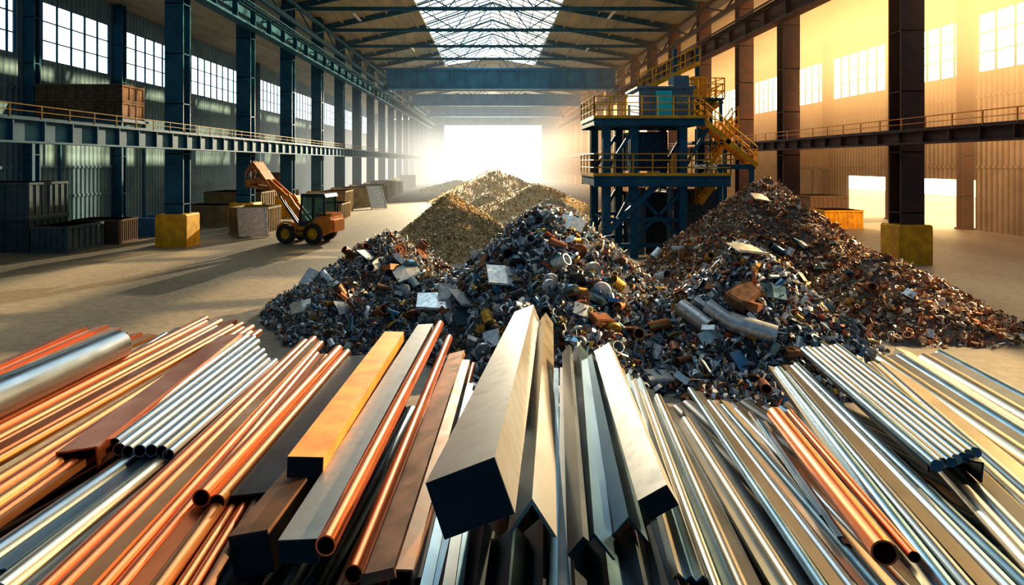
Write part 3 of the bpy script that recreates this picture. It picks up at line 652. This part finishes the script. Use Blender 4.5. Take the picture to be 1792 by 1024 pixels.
# ------------------------------------------------------------ foreground stock
S0,C0=.05,1.5
def Q(px,py,w=0):
    k=(py-CY)/F; Y=(C0-w)/(k-S0); return V(((px-CX)/F*Y,Y,H-k*Y))
def stock(shape,p0,p1,r,mt,roll=0,name=None,label=None,cat=None,group=None,r2=None,th=None,cap=False):
    m=MB(); sm=False
    if shape=='tube': m.ex(circ(r,18),p0,p1,inner=circ(r*.84,18)); sm=True; nm,c='round_tube','tube'
    elif shape=='rod': m.ex(circ(r,12),p0,p1); sm=True; nm,c='round_rod','rod'
    elif shape=='box':
        h=r2 or r; t=th or .008; m.ex(rect(2*r,2*h),p0,p1,roll,inner=rect(2*r-2*t,2*h-2*t)); nm,c='square_tube','metal tube'
    elif shape=='flat':
        h=r2 or r*.3; m.ex(rect(2*r,2*h),p0,p1,roll); nm,c='flat_bar','metal bar'
    elif shape=='angle':
        t=th or .008; h=r2 or r
        m.ex([(0,h*.5),(r,-h*.5),(r-t*1.6,-h*.5),(0,h*.5-t*2),(-r+t*1.6,-h*.5),(-r,-h*.5)][::-1],p0,p1,roll); nm,c='angle_bar','angle bar'
    elif shape=='chan':
        t=th or .01; h=r2 or r
        m.ex([(-r,-h),(-r+t,-h),(-r+t,h-t),(r-t,h-t),(r-t,-h),(r,-h),(r,h),(-r,h)],p0,p1,roll); nm,c='channel_bar','channel bar'
    o=obj(name or nm,m,mt,origin=p0,label=label or 'long metal bar in a stock pile',cat=cat or c,group=group,smooth=sm)
    if cap:  # near-black plate painted as the shade inside the open end
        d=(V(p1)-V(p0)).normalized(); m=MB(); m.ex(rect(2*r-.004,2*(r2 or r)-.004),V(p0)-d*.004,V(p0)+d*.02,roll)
        obj('end_shade_plate',m,M_black,origin=p0,parent=o,label='dark plate for the shade in the open end')
    return o
def group(fa,fb,na,nb,n,mts,shape='tube',w=0,fill=.5,jit=6,label='',grp=None,wj=.010,roll=0,cat=None):
    A=Q(*fa,w);B=Q(*fb,w);C=Q(*na,w);D=Q(*nb,w)
    d=(A-C).normalized(); s1=(B-A); s1=(s1-d*s1.dot(d)).length/n; s2=(D-C); s2=(s2-d*s2.dot(d)).length/n
    for i in range(n):
        t=(i+.5)/n; f=(fa[0]+(fb[0]-fa[0])*t,fa[1]+(fb[1]-fa[1])*t); q=(na[0]+(nb[0]-na[0])*t,na[1]+(nb[1]-na[1])*t)
        ww=w+random.uniform(-wj,wj)
        dx,dy=f[0]-q[0],f[1]-q[1]; Ld=math.hypot(dx,dy); j=random.uniform(-jit,jit)*1.5
        f=(f[0]+dx/Ld*j,f[1]+dy/Ld*j); j=random.uniform(-jit,jit)*2.5; q=(q[0]+dx/Ld*j,q[1]+dy/Ld*j)
        p1=Q(*f,ww);p0=Q(*q,ww)
        r=fill*(s1+s2)*.5*random.uniform(.9,1.12); r=min(max(r,.012),.09)
        mt=mts[i%len(mts)] if isinstance(mts,(list,tuple)) else mts
        sh=shape if isinstance(shape,str) else shape[i%len(shape)]
        if sh in('flat','angle','chan') and not isinstance(shape,str):
            stock(sh,p0,p1,r*1.05,mt,label=label,group=grp,cat='metal bar',roll=random.uniform(-.3,.3),r2=r*.5,th=.006)
        else: stock(sh,p0,p1,r,mt,label=label,group=grp,cat=cat,roll=roll+(random.uniform(-.15,.15) if sh!='tube' else 0))
def one(shape,f,q,r,mt,w=0,roll=0,label='',w1=None,**k):
    return stock(shape,Q(*q,w),Q(*f,w if w1 is None else w1),r,mt,roll,label=label,**k)
# left wing
one('tube',(203,606),(-160,770),.14,M_steel,w=.13,label='thick silver tube lying over copper bars')
group((150,566),(275,590),(-150,700),(-120,760),6,[M_copper,M_copper,M_brass],'flat',0,.42,14,'flat copper bar in a stacked bundle','copper flat bars')
group((285,585),(385,558),(-160,860),(-160,800),7,[M_steel,M_bluest],('tube','flat'),-.02,.52,10,'slim silver section in a bundle','silver section bundle')
group((350,560),(420,572),(-120,800),(-160,900),8,[M_copper,M_copper,M_copper,M_brass],('rod','rod','flat'),.0,.58,10,'slim copper bar in a bundle','copper rod bundle')
group((418,576),(450,588),(-120,905),(-60,960),4,[M_brass,M_copper],'tube',.02,.5,8,'polished brass coloured tube in a bundle','brass tubes')
one('chan',(404,596),(135,806),.105,M_copper,w=.03,roll=.1,label='wide copper channel lying among rods',r2=.06)
one('flat',(330,668),(-60,935),.10,M_brass,w=.01,roll=.1,label='wide flat copper bar in the stack',r2=.02)
group((430,585),(480,640),(180,770),(300,800),8,[M_cream,M_steel,M_steel],'tube',.05,.5,7,'short silver tube with open cut end','short silver tubes')
group((330,730),(420,770),(-40,980),(60,1120),6,[M_steel,M_bluest,M_cream],('tube','flat'),-.02,.55,8,'slim silver section under shorter tubes','lower silver sections')
group((535,592),(575,625),(-20,1110),(240,1110),7,[M_copper,M_copper,M_brass,M_copper],('tube','tube','flat'),.03,.58,8,'long copper section in a bundle','long copper sections')
group((578,622),(592,632),(250,1110),(330,1110),3,[M_brass,M_copper,M_rustb],'tube',.02,.54,8,'long copper tube in a bundle','long copper tubes')
one('tube',(592,612),(352,872),.042,M_copper,w=.09,label='copper tube with open cut end'); one('tube',(607,618),(380,880),.038,M_brass,w=.06,label='golden copper tube with open cut end')
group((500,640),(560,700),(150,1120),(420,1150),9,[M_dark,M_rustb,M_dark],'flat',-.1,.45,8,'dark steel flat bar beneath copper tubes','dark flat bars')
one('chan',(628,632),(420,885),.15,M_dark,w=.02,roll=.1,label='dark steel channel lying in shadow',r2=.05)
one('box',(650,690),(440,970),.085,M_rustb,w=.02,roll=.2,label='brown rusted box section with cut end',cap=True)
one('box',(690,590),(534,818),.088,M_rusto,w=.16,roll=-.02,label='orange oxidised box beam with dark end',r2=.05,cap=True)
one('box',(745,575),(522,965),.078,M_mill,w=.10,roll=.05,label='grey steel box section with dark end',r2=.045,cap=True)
one('tube',(770,568),(570,955),.040,M_copper,w=.16,label='bright copper tube beside a grey box section')
one('tube',(786,592),(618,1005),.036,M_copper,w=.05,label='polished long copper tube on the stack'); 
one('flat',(800,620),(660,1010),.07,M_rustb,w=.03,roll=.25,label='brown rusted flat steel bar'); one('chan',(812,640),(700,1020),.05,M_rustb,w=.0,label='brown rusted steel channel bar')
group((800,670),(850,700),(700,990),(800,1120),6,[M_bluest,M_steel,M_bluest],'flat',-.02,.48,8,'thin blue grey steel strip','blue steel strips')
group((800,650),(830,650),(640,1080),(720,1100),3,[M_copper,M_rustb],'tube',-.06,.45,8,'copper tube under the beams','under copper tubes')
# centre
pA=P(822,872,2.15); pZ=P(922,552,8.0)
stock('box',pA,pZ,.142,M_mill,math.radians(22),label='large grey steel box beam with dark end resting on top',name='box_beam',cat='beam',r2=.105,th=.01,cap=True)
pA=P(931,905,2.3); pZ=P(955,556,7.6)
stock('angle',pA,pZ,.10,M_cream,0,label='pale steel angle bar with ridge upwards',r2=.14,th=.012)
group((968,640),(1000,650),(960,1120),(1010,1120),3,[M_bluest,M_dark],'flat',-.02,.45,8,'dark blue steel strip','dark blue strips')
one('flat',(992,612),(1012,960),.050,M_dark,w=.08,roll=.9,label='dark grey flat bar on edge')
one('angle',(1015,612),(1040,955),.085,M_bluest,w=.06,label='blue grey steel angle bar with cut end',r2=.1)
one('angle',(1035,628),(1100,925),.085,M_bluest,w=.03,label='blue grey steel angle bar with cut end',r2=.1)
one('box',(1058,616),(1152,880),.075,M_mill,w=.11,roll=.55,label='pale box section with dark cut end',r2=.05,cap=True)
group((1085,650),(1125,665),(1175,1000),(1260,1010),4,[M_cream,M_bluest],'angle',.0,.6,8,'pale steel angle bar on the stack','pale angle bars')
group((1120,680),(1175,715),(1270,1110),(1370,1110),4,[M_cream,M_bluest,M_cream],('tube','flat'),0,.56,8,'slim pale steel section in a bundle','pale section bundle')
group((1175,725),(1215,735),(1390,1110),(1480,1110),3,[M_steel,M_cream],('flat','tube'),0,.56,8,'slim pale steel section in a bundle','pale section bundle')
group((1208,690),(1300,718),(1480,1110),(1700,1110),8,[M_bluest,M_cream,M_steel,M_cream],('tube','flat','tube','chan'),.05,.56,8,'slim polished steel section in a bundle','polished section bundle')
group((1310,720),(1345,745),(1440,905),(1490,960),3,[M_steel,M_bluest],'flat',.08,.45,6,'short bright steel strip on tubes','short steel strips')
one('tube',(1357,726),(1548,968),.048,M_copper,w=.14,label='copper tube with open cut end on steel tubes'); one('tube',(1382,722),(1600,975),.022,M_copper,w=.10,label='thin copper tube on steel tubes')
group((1350,650),(1400,640),(1660,1110),(1900,1110),6,[M_steel,M_bluest,M_steel,M_cream],('flat','tube','tube'),.06,.55,8,'long silver steel section in a bundle','silver section bundle by the heap')
group((1400,612),(1470,606),(1640,822),(1712,790),7,[M_bluest,M_cream,M_bluest,M_steel],'rod',.16,.56,3,'slim steel rod in a raised bundle','raised rod bundle')
one('chan',(1440,622),(1672,818),.12,M_dark,w=.11,roll=-.1,label='dark steel channel carrying slim rods',r2=.05)
group((1480,640),(1560,640),(1830,1040),(1960,960),6,[M_cream,M_steel,M_cream],('tube','tube','flat'),.02,.55,8,'long pale steel section in sunlight','sunlit section bundle')
group((1545,640),(1640,612),(1960,930),(2000,800),7,[M_cream,M_steel,M_bluest,M_cream],('tube','flat'),0,.55,14,'long pale steel section in sunlight','sunlit section bundle')
group((300,720),(1480,720),(-900,1330),(2700,1330),46,[M_dark,M_bluest,M_rustb,M_dark,M_dark],'tube',-.22,.48,8,'tube in the lower layer of stock, shade put into its colour','lower layer tubes')  # shaded gaps and blue glints put into the mix of tube colours
group((720,930),(1180,930),(560,1400),(1330,1400),9,[M_bluest,M_dark,M_dark],'angle',-.05,.6,8,'angle bar with shadow and blue sheen put into its colour','shadowed angle bars')  # bottom centre darkness and bluish reflections put into the bar colours
e=empty('stock_rack',(0,3,0),'dark steel trestle rack carrying long stock','rack'); m=MB()
zz=lambda y:3.5-.05*y-.22-.13
m.add([(-2.2,-1.6,zz(1.4)),(2.2,-1.6,zz(1.4)),(3.0,.7,zz(3.7)),(-2.8,.7,zz(3.7)),(-2.2,-1.6,zz(1.4)-.05),(2.2,-1.6,zz(1.4)-.05),(3.0,.7,zz(3.7)-.05),(-2.8,.7,zz(3.7)-.05)],[(0,1,2,3),(7,6,5,4),(0,4,5,1),(1,5,6,2),(2,6,7,3),(3,7,4,0)])
for y in (2.0,3.6):
    z=zz(y)
    x=(1.6+.55*y)*.8; m.box(-x,x,y-3-.08,y-3+.08,z-.3,z-.02)
    for xx in (-x*.9,0,x*.9): m.box(xx-.07,xx+.07,y-3-.07,y-3+.07,0,z-.25)
obj('frame',m,M_dark,parent=e)
# ------------------------------------------------------------ haze with emission in place of lit air (encloses the building and the camera)
def haze():
    m=bpy.data.materials.new('glowing_dust_haze'); m.use_nodes=True; nt=m.node_tree;N=nt.nodes;L=nt.links
    N.remove(N['Principled BSDF']); out=N['Material Output']
    g=N.new('ShaderNodeNewGeometry'); s=N.new('ShaderNodeSeparateXYZ'); L.new(g.outputs['Position'],s.inputs[0])
    def mr(src,a,b,c,d):
        n=N.new('ShaderNodeMapRange'); n.interpolation_type='SMOOTHSTEP'
        for i,v in enumerate((a,b,c,d)): n.inputs[i+1].default_value=v
        L.new(src,n.inputs[0]); return n.outputs[0]
    def mul(a,b):
        n=N.new('ShaderNodeMath'); n.operation='MULTIPLY'; L.new(a,n.inputs[0]); L.new(b,n.inputs[1]); return n.outputs[0]
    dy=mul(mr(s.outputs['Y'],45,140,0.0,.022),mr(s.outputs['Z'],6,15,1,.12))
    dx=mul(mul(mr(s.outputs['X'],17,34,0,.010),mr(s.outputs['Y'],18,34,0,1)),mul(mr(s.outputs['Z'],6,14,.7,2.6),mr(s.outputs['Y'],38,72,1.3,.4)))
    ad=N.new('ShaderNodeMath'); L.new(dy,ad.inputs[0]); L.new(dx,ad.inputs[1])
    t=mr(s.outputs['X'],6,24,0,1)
    mx=N.new('ShaderNodeMix'); mx.data_type='RGBA'; L.new(t,mx.inputs[0]); mx.inputs[6].default_value=(1.25,1.18,.98,1); mx.inputs[7].default_value=(1.9,.98,.36,1)  # pale doorway glow and orange sun glow put into the emission colour
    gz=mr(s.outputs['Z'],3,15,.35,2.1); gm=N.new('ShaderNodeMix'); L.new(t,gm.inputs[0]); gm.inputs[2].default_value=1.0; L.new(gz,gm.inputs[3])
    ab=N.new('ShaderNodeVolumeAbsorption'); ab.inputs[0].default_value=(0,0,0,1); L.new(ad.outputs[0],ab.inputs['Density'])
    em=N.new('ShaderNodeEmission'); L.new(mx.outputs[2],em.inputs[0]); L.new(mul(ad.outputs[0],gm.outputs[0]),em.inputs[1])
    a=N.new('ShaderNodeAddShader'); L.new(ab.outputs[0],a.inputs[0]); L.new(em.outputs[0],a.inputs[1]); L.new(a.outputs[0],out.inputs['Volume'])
    mb=MB(); mb.box(-34,40,-4,176,-1,30)
    o=obj('glowing_dust_haze',mb,m,label='dusty air with painted glow filling the hall',cat='haze',kind='stuff')
haze()
# ------------------------------------------------------------ world & lights
w=bpy.data.worlds.new('sky'); scene.world=w; w.use_nodes=True; nt=w.node_tree;N=nt.nodes;L=nt.links
bg=N['Background']; tc=N.new('ShaderNodeTexCoord'); s=N.new('ShaderNodeSeparateXYZ'); L.new(tc.outputs['Generated'],s.inputs[0])
def mr(src,a,b,c,d):
    n=N.new('ShaderNodeMapRange'); n.interpolation_type='SMOOTHSTEP'
    for i,v in enumerate((a,b,c,d)): n.inputs[i+1].default_value=v
    L.new(src,n.inputs[0]); return n.outputs[0]
sd=V((1,.28,.47))
mx=N.new('ShaderNodeMix'); mx.data_type='RGBA'; L.new(mr(s.outputs['X'],-.05,.55,0,1),mx.inputs[0]); mx.inputs[6].default_value=(.70,.92,1,1); mx.inputs[7].default_value=(1,.72,.34,1)
mxx=N.new('ShaderNodeMix'); mxx.data_type='RGBA'; L.new(mr(s.outputs['Y'],-.3,.45,0,1),mxx.inputs[0]); mxx.inputs[6].default_value=(.14,.42,.70,1); L.new(mx.outputs[2],mxx.inputs[7])
L.new(mxx.outputs[2],bg.inputs[0])
dot=N.new('ShaderNodeVectorMath'); dot.operation='DOT_PRODUCT'; L.new(tc.outputs['Generated'],dot.inputs[0]); dot.inputs[1].default_value=tuple(V((1,.9,.3)).normalized())
ad=N.new('ShaderNodeMath'); L.new(mr(s.outputs['Y'],-.1,.8,.46,3.6),ad.inputs[0]); L.new(mr(dot.outputs['Value'],.75,1,0,6),ad.inputs[1]); L.new(ad.outputs[0],bg.inputs[1])
def light(kind,name,loc,target,energy,color,**k):
    l=bpy.data.lights.new(name,kind); l.energy=energy; l.color=color
    for a,b in k.items(): setattr(l,a,b)
    o=bpy.data.objects.new(name,l); o.location=loc; o.rotation_euler=(V(target)-V(loc)).to_track_quat('-Z','Y').to_euler(); COL.objects.link(o)
light('SUN','sun',tuple(sd*40),(0,0,0),11,(1,.68,.34),angle=R(1.0))
light('SPOT','added_backlight',(1,100,17.9),(-11,32,0),420000,(1,.82,.56),spot_size=R(42),spot_blend=.45,shadow_soft_size=.3)  # unseen spot added to backlight the loader and throw floor shadows
light('AREA','doorway_light',(0,171.5,8),(0,60,2),26000,(1,.92,.74),shape='RECTANGLE',size=27,size_y=15)
light('SPOT','added_aisle_fill',(24,33,9),(36,55,10),12000,(1,.58,.25),spot_size=R(120),spot_blend=.8,shadow_soft_size=1)  # unseen warm spot added to brighten the right aisle
cam=bpy.data.cameras.new('camera'); co_=bpy.data.objects.new('camera',cam); COL.objects.link(co_)
co_.location=(0,0,H); co_.rotation_euler=(R(90),0,0); cam.sensor_width=36; cam.lens=F/1792*36
cam.shift_x=34/1792; cam.shift_y=-227/1792; cam.clip_end=600; cam.clip_start=.05
scene.camera=co_
scene.view_settings.view_transform='Standard'
try: scene.view_settings.look='Medium High Contrast'
except Exception as ex_: print('look',ex_)
